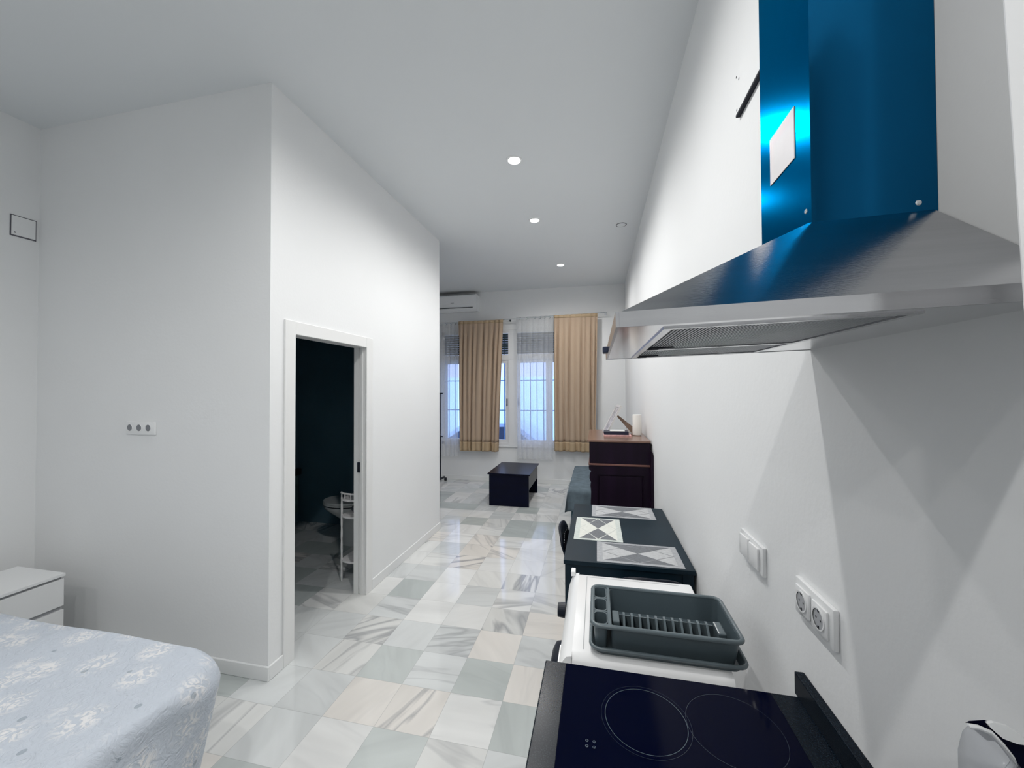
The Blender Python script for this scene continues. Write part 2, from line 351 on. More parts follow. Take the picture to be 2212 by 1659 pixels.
while x < -.24:
    MB().tube([(x, YF + .27, .66), (x, YF + .27, 2.6)], .009, 8).build('bar', BARS, g); x += .1195
for z in (1.775, 1.235, .70): MB().box(WX0, WX1, YF + .25, YF + .262, z - .008, z + .008).build('crossbar', BARS, g)

# street outside
struct('wall_street', MB().box(-12, 8, 12, 12.3, -.6, 2.02), STREET)
struct('floor_street', MB().box(-12, 8, YF + .3, 12, -.7, -.6), PAVE)
c = thing('parked_car', 'blue-grey car parked in the street, glimpsed beside the left brown curtain', 'car', (-2.6, 9.6, -.6))
pts = [(-4.9, -.35), (-4.85, .15), (-3.9, .3), (-3.2, .78), (-1.9, .82), (-1.25, .35), (-.6, .2), (-.45, -.1), (-.5, -.35)]
MB().prism(pts, 'y', 8.9, 10.4).build('body', CAR, c)
MB().prism([(-3.7, .34), (-3.12, .70), (-1.95, .74), (-1.45, .36)], 'y', 8.89, 10.41).build('side_windows', CARG, c)
for wx in (-4.1, -1.2):
    for wy in (8.98, 10.3): MB().lathe([(.14, -.09), (.31, -.09), (.31, .09), (.14, .09)], 24, T(wx, wy, -.29) @ RX(PI / 2)).build('wheel', CHAIRM, c)

# ================================================================== DOWNLIGHTS
def downlight(x, y, label, pw=1, grp='lit recessed ceiling spotlights'):
    t = thing('ceiling_spotlight', label, 'spotlight', (x, y, CE), grp)
    MB().lathe([(.043, -.002), (.047, -.009), (.058, -.006), (.060, 0)], 28, T(x, y, CE), cap=False).build('trim_ring', WHITE, t, 40)
    MB().lathe([(.0, -.004), (.043, -.004)], 28, T(x, y, CE), cap=False).build('lens', LAMPM, t)
    ld = bpy.data.lights.new('spot_lamp', 'SPOT'); ld.energy = LAMP_W * pw; ld.spot_size = math.radians(168); ld.spot_blend = .75; ld.shadow_soft_size = .035; ld.color = (1, .985, .965)
    lo = bpy.data.objects.new('lamp_light', ld); COL.objects.link(lo); lo.parent = t; lo.location = (0, 0, -.02)
    return t
downlight(-.60, 1.35, 'lit ceiling spotlight just above the top edge of the photo')
downlight(-.60, 2.852, 'nearest and largest fully visible lit ceiling spotlight')
downlight(-.611, 3.916, 'middle one of the three visible lit ceiling spotlights')
downlight(-.481, 5.411, 'farthest lit ceiling spotlight, nearest the window wall')
downlight(-.60, -.28, 'lit ceiling spotlight behind the photographer', .85)
downlight(-.60, -1.7, 'lit ceiling spotlight farthest behind the photographer near the back wall', .9)
downlight(-2.6, -.9, 'unseen ceiling spotlight added over the bed to brighten the bedroom', .55)  # added lamp, out of view, to lift the dim bedroom walls
t = thing('ceiling_cover_disc', 'unlit round white disc with thin dark rim in the ceiling near right wall', 'ceiling disc', (.267, 4.235, CE))
MB().lathe([(0, -.004), (.044, -.006), (.048, 0)], 32, T(.267, 4.235, CE), cap=False).build('disc', CEIL, t, 40)
MB().lathe([(.048, -.0005), (.048, -.004), (.055, -.004), (.055, -.0005)], 32, T(.267, 4.235, CE), cap=False).build('rim', mat('grey_rim', (.12, .13, .15), .5), t)

# ================================================================== AIR CONDITIONER
ac = thing('air_conditioner', 'white wall-mounted air conditioner above the window, close under the ceiling', 'air conditioner', (-2.45, YF, 3.0))
pr = [(YF, 3.0), (YF - .12, 2.99), (YF - .185, 3.03), (YF - .205, 3.12), (YF - .205, 3.255), (YF - .19, 3.275), (YF, 3.28)]
MB().prism(pr, 'x', -2.86, -2.035).build('body', WHITE, ac)
MB().box(-2.83, -2.06, YF - .2105, YF - .204, 3.105, 3.25, .003).build('front_panel', ENAM, ac)
MB().box(-2.80, -2.10, YF - .202, YF - .188, 3.045, 3.052).build('louver_slot', GAPM, ac)
MB().box(-2.80, -2.07, YF - .19, YF - .183, 3.015, 3.043, .003).build('louver', ENAM, ac)
MB().box(-2.50, -2.44, YF - .2125, YF - .210, 3.128, 3.136).build('badge', mat('grey_print', (.25, .26, .28), .5), ac)
MB().box(-2.83, -2.06, YF - .17, YF - .03, 3.279, 3.284).build('top_grille', GAPM, ac)

# ================================================================== CURTAINS
def curtain(name, label, cat, x0, x1, xb0, xb1, ztop, zbot, ycen, m, folds, amp, hem=None, seed=1, slope=0., grp=None):
    rr = random.Random(seed); ph = [rr.uniform(-.6, .6) for _ in range(40)]; am = [rr.uniform(.55, 1.3) for _ in range(40)]
    def fn(zt, zb):
        def f(u, v):
            z = zt + (zb - zt) * v
            fv = (ztop - z) / (ztop - zbot)
            e = min(1, fv * 5) ; s = e * e * (3 - 2 * e)
            a, bb = x0 + (xb0 - x0) * fv, x1 + (xb1 - x1) * fv
            k = min(int(u * folds), 38)
            uu = u + .012 * math.sin(2 * PI * u * 3 + ph[3] + fv) * fv
            w_ = 1 - 2 * abs(math.sin(PI * folds * uu + .35 * math.sin(fv * 3 + ph[1]) + .5 * math.sin(7 * u + ph[5]))) ** .6
            w2 = math.sin(2 * PI * folds * .43 * uu + ph[2] + fv * 1.4)
            y = ycen + amp * (.35 + .65 * s) * (w_ * (am[k] + (am[k + 1] - am[k]) * ((u * folds) % 1)) * (.7 + .3 * w2)) + amp * .6 * w2 * fv
            return (a + (bb - a) * u + .006 * w2, y, z + slope * (a + (bb - a) * u - x0))
        return f
    root = thing(name, label, cat, ((xb0 + xb1) / 2, ycen, zbot), grp)
    nf = folds * 12
    if hem:
        MB().grid(fn(ztop, zbot + hem), nf, 40).build('cloth', m, root, 180, .003)
        MB().grid(fn(zbot + hem, zbot), nf, 6).build('hem', HEMM, root, 180, .003)
        MB().grid(lambda u, v: tuple(Vector(fn(ztop, ztop - .05)(u, v)) + Vector((0, -.004, 0))), nf, 3).build('heading_tape', HEMM, root, 180, .003)
    else:
        MB().grid(fn(ztop, zbot), nf, 40).build('cloth', m, root, 180)
    return root, fn
RY0 = YF - .12
curtain('brown_curtain', 'left sand-brown curtain between the far-left sheer and the bare pane', 'curtain', -2.375, -1.56, -2.375, -1.66, 2.815, .545, RY0 - .035, BROWNM, 9, .046, .16, 3, .0)
curtain('brown_curtain', 'right sand-brown curtain hanging nearest the dark wooden bureau', 'curtain', -.695, .02, -.70, -.02, 2.85, .585, RY0 - .035, BROWNM, 8, .050, .155, 5, .0)
for (nm, lb, xa, xb, zb, sd, eys, zt) in (('sheer_curtain', 'narrow white sheer curtain at the far left, behind the garment rack', -2.99, -2.40, .43, 8, (-2.93, -2.72, -2.62, -2.53, -2.45), 2.82),
                                ('sheer_curtain', 'wide white sheer curtain between the two brown curtains', -1.345, -.705, .425, 9, (-1.28, -1.155, -1.02, -.93, -.85, -.77), 2.86)):
    rt, fn = curtain(nm, lb, 'curtain', xa, xb, xa, xb - .02, zt, zb, RY0 + .035, SHEERM, 7, .022, None, sd)
    for ex in eys:
        MB().tube([(ex + .004 * math.cos(a) + .020 * math.sin(a) * .6, RY0 + .005 + .012 * math.sin(a), zt - .03 + .021 * math.cos(a)) for a in [2 * PI * k / 16 for k in range(16)]], .005, 6, True).build('eyelet', CHROME, rt, 60)
rod = thing('curtain_rod', 'thin chrome curtain rod above the window', 'curtain rod', (-1.4, RY0, 2.8))
MB().tube([(-3.05, RY0, 2.79), (-1.3, RY0, 2.825), (.17, RY0, 2.865)], .008, 10).build('pole', CHROME, rod, 60)
for x, z in ((-3.02, 2.79), (-1.47, 2.822), (.15, 2.865)):
    q = MB().box(x - .008, x + .008, RY0 - .004, YF, z - .006, z + .006); q.box(x - .012, x + .012, YF - .006, YF, z - .02, z + .02)
    q.build('bracket', CHROME if x != -1.47 else CHAIRM, rod)

# ================================================================== GARMENT RACK
gr = thing('garment_rack', 'black tubular garment rack on castors beside the partition corner', 'garment rack', (-2.66, 6.33, 0))
px, py = -2.668, 6.33
MB().tube([(px, py, .07), (px, py, .80)], .014, 12).build('upright', RACKM, gr, 60)
MB().tube([(px, py, .80), (px, py, 1.535)], .010, 12).build('upper_tube', RACKM, gr, 60)
MB().lathe([(.018, 0), (.018, .04), (.012, .045)], 16, T(px, py, .78)).build('collar', RACKM, gr, 50)
MB().lathe([(.008, 0), (.008, .03), (.012, .032)], 12, T(px + .014, py, .80) @ RY(PI / 2)).build('clamp_knob', RACKM, gr)
MB().tube([(-3.5, py, 1.545), (px + .05, py, 1.545)], .012, 12).build('hanging_rail', RACKM, gr, 60)
MB().tube([(px, py - .24, .06), (px, py + .18, .06)], .018, 12).build('foot', RACKM, gr, 60)
MB().tube([(-3.45, py, .075), (px, py, .075)], .012, 10).build('bottom_rail', RACKM, gr, 60)
for yy in (py - .22, py + .16):
    MB().lathe([(.010, -.02), (.028, -.016), (.028, .016), (.010, .02)], 18, T(px + .035, yy, .028) @ RY(PI / 2)).build('castor', RACKM, gr, 50)
xx = -3.45
MB().tube([(xx, py, .07), (xx, py, 1.545)], .012, 12).build('upright', RACKM, gr, 60)
MB().tube([(xx, py - .24, .06), (xx, py + .18, .06)], .018, 12).build('foot', RACKM, gr, 60)
for yy in (py - .22, py + .16): MB().lathe([(.010, -.02), (.028, -.016), (.028, .016), (.010, .02)], 18, T(xx - .035, yy, .028) @ RY(PI / 2)).build('castor', RACKM, gr, 50)
hx = px - .055
pts = [(hx, py - .012, 1.556), (hx, py - .014, 1.548), (hx, py + .014, 1.560), (hx, py + .014, 1.545), (hx, py, 1.50)]
pts = [(hx, py + .022 * math.sin(a), 1.543 + .022 * math.cos(a)) for a in [(-.6 + k * .42) for k in range(9)]] + [(hx, py, 1.49), (hx + .035, py - .05, 1.44), (hx + .05, py - .16, 1.385), (hx + .046, py - .17, 1.378), (hx, py, 1.384), (hx - .04, py + .16, 1.38), (hx - .035, py + .1, 1.42), (hx, py, 1.485)]
hg = MB().tube(pts, .0025, 6).build('clothes_hanger', mat('dark_wire', (.03, .04, .06), .4), None, 60); tag(hg, 'thin dark wire hanger on the rail of the garment rack', 'hanger')

# ================================================================== COFFEE TABLE
ct = thing('coffee_table', 'low black rectangular coffee table with panel ends in front of window', 'coffee table', (-1.195, 5.62, 0))
MB().box(-1.495, -.895, 5.205, 6.045, .432, .45, .002).build('tabletop', COFFEE, ct)
MB().box(-1.475, -.915, 5.225, 5.247, 0, .432).build('end_panel', COFFEE, ct)
MB().box(-1.475, -.915, 6.0, 6.022, 0, .432).build('end_panel', COFFEE, ct)
MB().box(-.937, -.918, 5.247, 6.0, .23, .432).build('side_apron', COFFEE, ct)
MB().box(-1.472, -1.453, 5.247, 6.0, .23, .432).build('side_apron', COFFEE, ct)
MB().box(-1.453, -.937, 5.247, 6.0, .235, .25).build('shelf', COFFEE, ct)

# ================================================================== DAYBED
SOFA = vary(mat('grey_blue_cover', (.125, .165, .195), .85, spec=.15), 14, .18, .3, 160)
SOFA2 = vary(mat('dark_teal_side_cloth', (.035, .070, .085), .85, spec=.15), 14, .18, .3, 160)
db = thing('daybed', 'low daybed draped in grey-blue cloth between bureau and window', 'daybed', (.05, 5.25, 0))
MB().box(-.30, .44, 4.56, 5.96, .06, .30, .01).build('base', SOFA2, db)
for (x, y) in ((-.26, 4.62), (-.26, 5.9), (.4, 4.62), (.4, 5.9)): MB().box(x - .025, x + .025, y - .025, y + .025, 0, .06).build('leg', BLACK, db)
MB().box(-.30, .44, 4.56, 5.96, .30, .435, .03, seg=3).build('mattress', SOFA2, db, 40)
def drape(x0, x1, y0, y1, zt, L, flare=.3, wav=.012, rnd=.03, skip=None, nf=26):
    """cloth over a box top: runs past every edge and hangs down, corners stick out"""
    def f(u, v):
        px = x0 - L + (x1 - x0 + 2 * L) * u; py_ = y0 - L + (y1 - y0 + 2 * L) * v
        dx = max(0, x0 - px, px - x1); dy = max(0, y0 - py_, py_ - y1)
        sx = -1 if px < x0 else 1; sy = -1 if py_ < y0 else 1
        cx, cy = min(max(px, x0), x1), min(max(py_, y0), y1)
        dd = max(dx, dy); mn = min(dx, dy)
        o = rnd * min(1, dd / rnd) if dd else 0
        ax = cx + (sx * (min(rnd, dx) * .7 + mn * flare) if dx else 0); ay = cy + (sy * (min(rnd, dy) * .7 + mn * flare) if dy else 0)
        if dx > 0 and dy == 0: ax += sx * wav * math.sin(py_ * nf + px * 3) * min(1, dx / .1)
        if dy > 0 and dx == 0: ay += sy * wav * math.sin(px * nf) * min(1, dy / .1)
        z = zt - max(0, dd - rnd * .4)
        z += .004 * math.sin(px * 9 + py_ * 3) * math.sin(py_ * 7)
        return (ax, ay, z)
    return f
cv = MB().grid(drape(-.315, .43, 4.545, 5.97, .447, .26, .14, .008, .03), 60, 80)
o = cv.build('throw_cloth', SOFA, None, 180, .004); tag(o, 'grey-blue throw covering the daybed, corners hanging', 'throw')
for v in o.data.vertices:
    if v.co.x > .446: v.co.x = .446

def drape2(x0, x1, y0, y1, zt, L, R_, rnd=.05, wav=.012, nf=14, flare=.05):
    ix0, ix1, iy0, iy1 = x0 + R_, x1 - R_, y0 + R_, y1 - R_
    def f(u, v):
        px = x0 - L + (x1 - x0 + 2 * L) * u; py_ = y0 - L + (y1 - y0 + 2 * L) * v
        cx, cy = min(max(px, ix0), ix1), min(max(py_, iy0), iy1)
        qx, qy = px - cx, py_ - cy; h = math.hypot(qx, qy); dd = h - R_
        z = zt + .004 * math.sin(px * 8 + py_ * 3) * math.sin(py_ * 6)
        if dd <= 0: return (px, py_, z)
        dx_, dy_ = qx / h, qy / h; dd = min(dd, L + .02)
        a = min(1, dd / (rnd * 1.57)) * PI / 2
        out = R_ + rnd * math.sin(a) * .8; z -= rnd * (1 - math.cos(a)) + max(0, dd - rnd * 1.57)
        corner = min(1, 2 * abs(dx_ * dy_))
        out += wav * math.sin((px - py_) * nf) * min(1, dd / .12) + flare * dd + corner * (.035 * min(1, dd / .1) - .12 * max(0, dd - .1))
        return (cx + dx_ * out, cy + dy_ * out, z)
    return f
# ================================================================== BUREAU
bu = thing('bureau', 'tall dark mahogany bureau with brown top standing between table and daybed', 'bureau', (.19, 3.94, 0))
Y0, Y1, ZT = 3.49, 4.39, 1.16
MB().box(-.082, .447, Y0 - .012, Y1 + .012, ZT - .018, ZT, .004).build('top', WOODT, bu)
MB().box(-.068, .44, Y0, Y1, .955, ZT - .018).build('upper_case', WOOD, bu)
MB().box(-.076, .44, Y0 - .008, Y1 + .008, .938, .955, .004).build('waist_moulding', WOODL, bu)
m = MB().box(-.045, .44, Y0 + .012, Y1 - .012, .08, .938)
m.build('lower_case', WOOD, bu)
m = MB()   # framed side panel, near side
m.box(-.045, .44, Y0, Y0 + .012, .86, .938).box(-.045, .0, Y0, Y0 + .012, .08, .86).box(.39, .44, Y0, Y0 + .012, .08, .86).box(0, .39, Y0, Y0 + .012, .08, .22)
m.box(.012, .378, Y0 + .004, Y0 + .012, .232, .848, .006, seg=1)
m.build('side_frame', WOOD, bu)
m = MB()   # carved brackets on the front edge
prf = [(0, .938), (-.03, .93), (-.026, .90), (-.010, .885), (-.022, .86), (-.024, .82), (-.012, .79), (-.016, .76), (-.010, .70), (-.014, .60), (-.008, .45), (0, .45)]
for ya in (Y0, Y1 - .03): MB().prism([(-.045 + x, z) for x, z in prf], 'y', ya, ya + .03).build('carved_bracket', WOOD, bu)
m = MB()
for z in (.62, .36): m.box(-.055, -.045, Y0 + .05, Y1 - .05, z - .12, z + .11, .004, seg=1)
fr = m.build('drawer_fronts', WOOD, bu)
m = MB().box(-.05, .44, Y0, Y1, 0, .08); m.build('plinth', WOOD, bu)
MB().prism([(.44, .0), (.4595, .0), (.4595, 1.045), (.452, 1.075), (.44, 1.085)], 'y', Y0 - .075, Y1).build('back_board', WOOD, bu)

# ---- things on the bureau
o = MB().lathe([(.030, 0), (.041, .006), (.043, .03), (.041, .19), (.038, .20)], 28, T(.375, 3.90, ZT)).build('cylindrical_device', mat('white_fabric_plastic', (.80, .78, .74), .5), None, 40)
tag(o, 'white cylindrical device standing at the wall end of the bureau top', 'device')
mgm = vary(mat('pink_printed_magazine', (.72, .42, .42), .35), 30, .35)
o = MB().box(.062, .315, 3.80, 3.98, ZT, ZT + .010, .001).build('magazine', mgm); tag(o, 'pink magazine lying on the bureau top under the black box', 'magazine')
z = ZT + .010
o = MB().box(.064, .292, 3.82, 3.97, z, z + .030, .003).build('flat_box', mat('black_card_box', (.006, .008, .03), .4)); tag(o, 'flat black box lying on the pink magazine', 'box')
z += .030
o = MB().box(.118, .258, 3.825, 3.90, z, z + .013, .006, seg=3).build('remote_control', ENAM, None, 40); tag(o, 'small rounded white device on top of the black box', 'device')
# leaning frame
pf = thing('photo_frame', 'silver-grey picture frame leaning back on its brown easel leg', 'picture frame', (.10, 4.1, ZT))
B = T(.100, 4.00, ZT) @ RZ(math.radians(10)) @ RY(math.radians(28))
MB().box(-.006, .006, 0, .20, 0, .315, .002, M=B).build('frame_back', mat('pale_frame_edge', (.72, .71, .70), .4), pf)
pm = vary(mat('greyish_floral_print', (.38, .36, .36), .4), 22, .5)
MB().box(-.009, -.006, .02, .18, .02, .29, M=B).build('picture', pm, pf)
m = MB()
for (ya, yb, za, zb) in ((0, .02, 0, .315), (.18, .20, 0, .315), (.02, .18, 0, .02), (.02, .18, .29, .315)): m.box(-.013, -.006, ya, yb, za, zb, .002, M=B, seg=1)
m.build('moulding', mat('silver_frame', (.62, .60, .58), .3, .3), pf)
MB().prism([(.192, ZT + .175), (.200, ZT + .165), (.342, ZT), (.37, ZT), (.372, ZT + .05), (.205, ZT + .185)], 'y', 4.10, 4.106).build('easel_leg', mat('brown_cardboard', (.22, .15, .11), .7), pf)

# ================================================================== DINING TABLE
tz = .735
tb = thing('dining_table', 'black-brown rectangular dining table against the right wall', 'table', (.145, 2.49, 0))
MB().box(-.172, .455, 1.998, 2.99, tz - .022, tz, .002).build('tabletop', BLACK, tb)
for (x, y) in ((-.165, 2.005), (.398, 2.005), (-.165, 2.933), (.398, 2.933)): MB().box(x, x + .05, y, y + .05, 0, tz - .022).build('leg', BLACK, tb)
for bx in ((-.115, .398, 2.012, 2.03), (-.115, .398, 2.958, 2.976)): MB().box(*bx, tz - .10, tz - .022).build('apron', BLACK, tb)
for bx in ((-.158, -.14, 2.055, 2.933), (.42, .438, 2.055, 2.933)): MB().box(*bx, tz - .10, tz - .022).build('apron', BLACK, tb)
MATB = [vary(mat('placemat_border_grey', (.36, .37, .39), .7), 60, .1), vary(mat('placemat_border_pale', (.56, .60, .57), .7), 60, .08)]
MATD = vary(mat('placemat_dark_diamonds', (.15, .16, .175), .75), 80, .15)
MATL = [vary(mat('placemat_light_diamonds', (.46, .47, .48), .7), 60, .08), vary(mat('placemat_cream_diamonds', (.68, .69, .64), .7), 60, .06)]
MATN = [mat('placemat_lines_grey', (.24, .25, .27), .6), mat('placemat_lines_pale', (.62, .65, .62), .6)]
def placemat(label, x0, x1, y0, y1, kind, long_x):
    t = thing('placemat', label, 'placemat', ((x0 + x1) / 2, (y0 + y1) / 2, tz), 'diamond-patterned placemats on the dining table')
    MB().box(x0, x1, y0, y1, tz, tz + .002, .0008, seg=1).build('border', MATB[kind], t)
    i = .030; a0, a1, b0, b1 = x0 + i, x1 - i, y0 + i * .7, y1 - i * .7
    MB().box(a0, a1, b0, b1, tz + .002, tz + .0024).build('light_field', MATL[kind], t)
    cx, cy, hx_, hy = (a0 + a1) / 2, (b0 + b1) / 2, (a1 - a0) / 2, (b1 - b0) / 2
    m = MB(); z0, z1 = tz + .0024, tz + .0028
    ed = .004
    # dark diamonds stacked across the short way through the centre, dark triangles on the long edges
    m.prism([(cx, cy), (cx - hx_ / 2, cy + hy / 2), (cx, cy + hy), (cx + hx_ / 2, cy + hy / 2)], 'z', z0, z1)
    m.prism([(cx, cy), (cx - hx_ / 2, cy - hy / 2), (cx, cy - hy), (cx + hx_ / 2, cy - hy / 2)], 'z', z0, z1)
    for sx in (-1, 1):
        for sy in (-1, 1):
            m.prism([(cx + sx * ed * 2, cy + sy * hy), (cx + sx * hx_ / 2, cy + sy * (hy / 2 + ed)), (cx + sx * (hx_ - .004), cy + sy * hy)], 'z', z0, z1)
    m.build('dark_diamonds', MATD, t)
    m = MB()
    def line(p, q):
        d_ = Vector((q[0] - p[0], q[1] - p[1])); d_.normalize(); nn = Vector((-d_.y, d_.x)) * .0016
        m.prism([(p[0] + nn.x, p[1] + nn.y), (q[0] + nn.x, q[1] + nn.y), (q[0] - nn.x, q[1] - nn.y), (p[0] - nn.x, p[1] - nn.y)], 'z', tz + .0028, tz + .0031)
    for sx in (-1, 1):
        for sy in (-1, 1): line((cx, cy + sy * hy), (cx + sx * hx_, cy))
    m.build('crossing_lines', MATN[kind], t)
placemat('grey placemat at the far end of the table, nearest the bureau', -.041, .380, 2.721, 2.980, 0, True)
placemat('pale cream placemat at the left side of the table', -.138, .140, 2.285, 2.681, 1, False)
placemat('grey placemat at the near end of the table, nearest the washing machine', -.006, .412, 2.012, 2.274, 0, True)

# ================================================================== CHAIRS
def chair(label, loc, rz, lean=.03):
    """local: seat centre at origin, backrest towards -y"""
    t = thing('dining_chair', label, 'chair', loc, None, rz)
    P = t.matrix_basis
    def put(mb, nm, m=CHAIRM, sm=None, solid=0):
        bmesh.ops.transform(mb.bm, matrix=P, verts=mb.bm.verts); return mb.build(nm, m, t, sm, solid)
    put(MB().prism(rrect(-.19, .19, -.18, .19, .05), 'z', .425, .45), 'seat')
    for sx in (-1, 1):
        put(MB().tube([(sx * .17, .16, .425), (sx * .19, .20, 0)], .012, 10), 'leg', sm=60)
        put(MB().tube([(sx * .165, -.185 - lean * .7, .66), (sx * .175, -.185, .42), (sx * .175, -.190, 0)], .012, 10), 'leg', sm=60)
    def f(u, v):
        x = -.175 + .35 * u; c_ = 1 - (2 * u - 1) ** 2; top = .755 - .06 * (abs(2 * u - 1)) ** 4
        z = .47 + (top - .47) * v
        return (x, -.185 - .028 * c_ - lean * v, z)
    bk = put(MB().grid(f, 18, 10), 'backrest', sm=180, solid=.012)
    for k in range(-4, 5):  # chrome studs put in to make a row of white glints
        MB().lathe([(0, .003), (.003, .001), (.003, 0)], 8, P @ T(k * .035, -.198 - lean * .8 + abs(k) * .0022, .70) @ RX(PI / 2), cap=False).build('glint_stud', CHROME, bk)
    put(MB().tube([(-.185, .18, .14), (.185, .18, .14)], .008, 8), 'stretcher', sm=60)
    return t
chair('black chair at the near end of the table, behind the washing machine', (.235, 2.075, 0), 0)
chair('black chair tucked under the left side of the table', (.055, 2.452, 0), -PI / 2, .075)

# ================================================================== WASHING MACHINE
wz = .85
wm = thing('washing_machine', 'white front-loading washing machine carrying the dish rack', 'washing machine', (.12, 1.36, 0))
MB().box(-.085, .34, 1.116, 1.615, .03, .80, .004).build('cabinet', ENAM, wm)
m = MB()
prf = [(1.112, .80), (1.108, .815), (1.114, .837), (1.126, .848), (1.14, .85), (1.60, .85), (1.625, .842), (1.63, .82), (1.628, .80)]
m.prism(prf, 'x', -.075, .345); m.build('top_plate', ENAM, wm, 50)
m = MB()   # worktop groove
gx0, gx1, gy0, gy1 = -.045, .33, 1.15, 1.595
for bx in ((gx0, gx0 + .003, gy0, gy1), (gx0, gx1 - .03, gy1 - .003, gy1)): m.box(*bx, wz - .002, wz + .0006)
m.build('top_groove', mat('groove_shadow_grey', (.45, .46, .47), .5), wm)
m = MB()   # bulging fascia across the front
prof = [(-.075, .85), (-.090, .847), (-.106, .825), (-.117, .79), (-.120, .75), (-.118, .73), (-.085, .725)]
m.prism(prof, 'y', 1.112, 1.622); m.build('fascia', ENAM, wm, 60)
MB().box(-.108, -.09, 1.600, 1.640, .842, .862, .003).build('corner_cap', ENAM, wm)
MB().lathe([(0, .0), (.027, 0), (.024, .028), (0, .030)], 24, T(-.122, 1.49, .765) @ TOX, cap=False).build('programme_knob', CHAIRM, wm, 50)
MB().box(-.1205, -.112, 1.13, 1.25, .745, .79, .002).build('detergent_drawer', ENAM, wm)
DC = T(-.085, 1.335, .535) @ TOX
dr = MB().lathe([(.12, 0), (.175, 0), (.185, .03), (.178, .062), (.160, .072), (.13, .06), (.12, .0)], 44, DC, cap=False).build('door_ring', CHAIRM, wm, 50)
MB().lathe([(0, .085), (.08, .082), (.14, .073), (.165, .06)], 40, DC, cap=False).build('door_glass', HOB, dr, 50)
for (x, y) in ((-.05, 1.13), (-.05, 1.57), (.30, 1.13), (.30, 1.57)): MB().lathe([(.022, 0), (.022, .03)], 12, T(x, y, 0)).build('foot', CHAIRM, wm)
MB().tube([(.345, 1.12, .78), (.40, 1.10, .70), (.42, 1.11, .4), (.40, 1.14, .1)], .012, 8).build('drain_hose', mat('grey_hose', (.08, .09, .11), .5), wm, 60)

# ================================================================== DISH RACK
dk = thing('dish_rack', 'grey plastic dish rack with cutlery slots and drip tray on washing machine', 'dish rack', (.175, 1.26, wz))
def ring_wall(m, outer, inner, z0, z1):
    A = [m.bm.verts.new((x, y, z0)) for x, y in outer]; B = [m.bm.verts.new((x, y, z1)) for x, y in outer]
    C_ = [m.bm.verts.new((x, y, z0)) for x, y in inner]; D = [m.bm.verts.new((x, y, z1)) for x, y in inner]; n = len(outer)
    for i in range(n):
        j = (i + 1) % n
        m.bm.faces.new((A[i], A[j], B[j], B[i])); m.bm.faces.new((C_[j], C_[i], D[i], D[j])); m.bm.faces.new((B[i], B[j], D[j], D[i])); m.bm.faces.new((A[j], A[i], C_[i], C_[j]))
def taper_wall(m, o0, o1, th, z0, z1):
    def ins(P, d_):
        cx = sum(p[0] for p in P) / len(P); cy = sum(p[1] for p in P) / len(P)
        return [(x - math.copysign(min(d_, abs(x - cx)), x - cx), y - math.copysign(min(d_, abs(y - cy)), y - cy)) for x, y in P]
    i0, i1 = ins(o0, th), ins(o1, th)
    V = [[m.bm.verts.new((x, y, z)) for x, y in P] for P, z in ((o0, z0), (o1, z1), (i1, z1), (i0, z0))]; n = len(o0)
    for a, b in ((0, 1), (1, 2), (2, 3), (3, 0)):
        for i in range(n): m.bm.faces.new((V[a][i], V[a][(i + 1) % n], V[b][(i + 1) % n], V[b][i]))
rx0, rx1, ry0, ry1, rz1 = -.022, .378, 1.135, 1.365, .932
# drip tray
m = MB(); m.prism(rrect(-.010, .372, 1.142, 1.385, .022), 'z', wz, wz + .004)
taper_wall(m, rrect(-.010, .372, 1.142, 1.385, .022), rrect(-.020, .382, 1.132, 1.395, .026), .003, wz, wz + .019)
tr = m.build('drip_tray', DISHT, dk, 50)
MB().tube([(x, y, wz + .020) for x, y in rrect(-.022, .384, 1.130, 1.397, .026)], .0055, 8, True).build('tray_rim', DISH, tr, 60)
# basket body (to the right of the cutlery cups)
bx0 = .036
m = MB(); m.prism(rrect(bx0, .362, 1.158, 1.350, .014), 'z', wz + .007, wz + .011)
taper_wall(m, rrect(bx0, .362, 1.158, 1.350, .014), rrect(bx0 - .002, .372, 1.142, 1.360, .016), .003, wz + .007, rz1 - .004)
m.build('basket', DISHT, dk, 50)
MB().tube([(x, y, rz1 - .002) for x, y in rrect(rx0 + .004, rx1 - .002, ry0 + .002, ry1 - .002, .022)], .0065, 10, True).build('rim', DISH, dk, 60)
MB().box(.026, .036, ry0 + .006, ry1 - .006, rz1 - .006, rz1 + .001, .002).build('divider_bar', DISH, dk)
cy = [(1.145, 1.208), (1.214, 1.282), (1.288, 1.355)]
for k, (a, b_) in enumerate(cy):
    m = MB(); taper_wall(m, rrect(-.010, .022, a + .008, b_ - .008, .010), rrect(-.014, .026, a, b_, .012), .0025, wz + .010, rz1)
    m.prism(rrect(-.010, .022, a + .008, b_ - .008, .010), 'z', wz + .010, wz + .012)
    m.build('cutlery_cup', DISHT, dk, 50)
    if k: MB().box(-.016, .028, a - .006, a, rz1 - .006, rz1 + .001, .002).build('cup_bridge', DISH, dk)
MB().box(.045, .355, 1.205, 1.209, wz + .011, wz + .045).build('rail', DISH, dk)
MB().box(.045, .355, 1.255, 1.259, wz + .011, wz + .052).build('rail', DISH, dk)
for k in range(11):
    x = .075 + k * .0232
    MB().prism([(1.195, wz + .011), (1.262, wz + .011), (1.262, wz + .048), (1.244, wz + .068), (1.228, wz + .068), (1.205, wz + .046), (1.195, wz + .030)], 'x', x - .0032, x + .0032).build('plate_divider', DISH, dk)
MB().box(.040, .062, 1.200, 1.262, wz + .011, wz + .062, .004).build('end_block', DISH, dk)
MB().box(.330, .352, 1.200, 1.262, wz + .011, wz + .062, .004).build('end_block', DISH, dk)

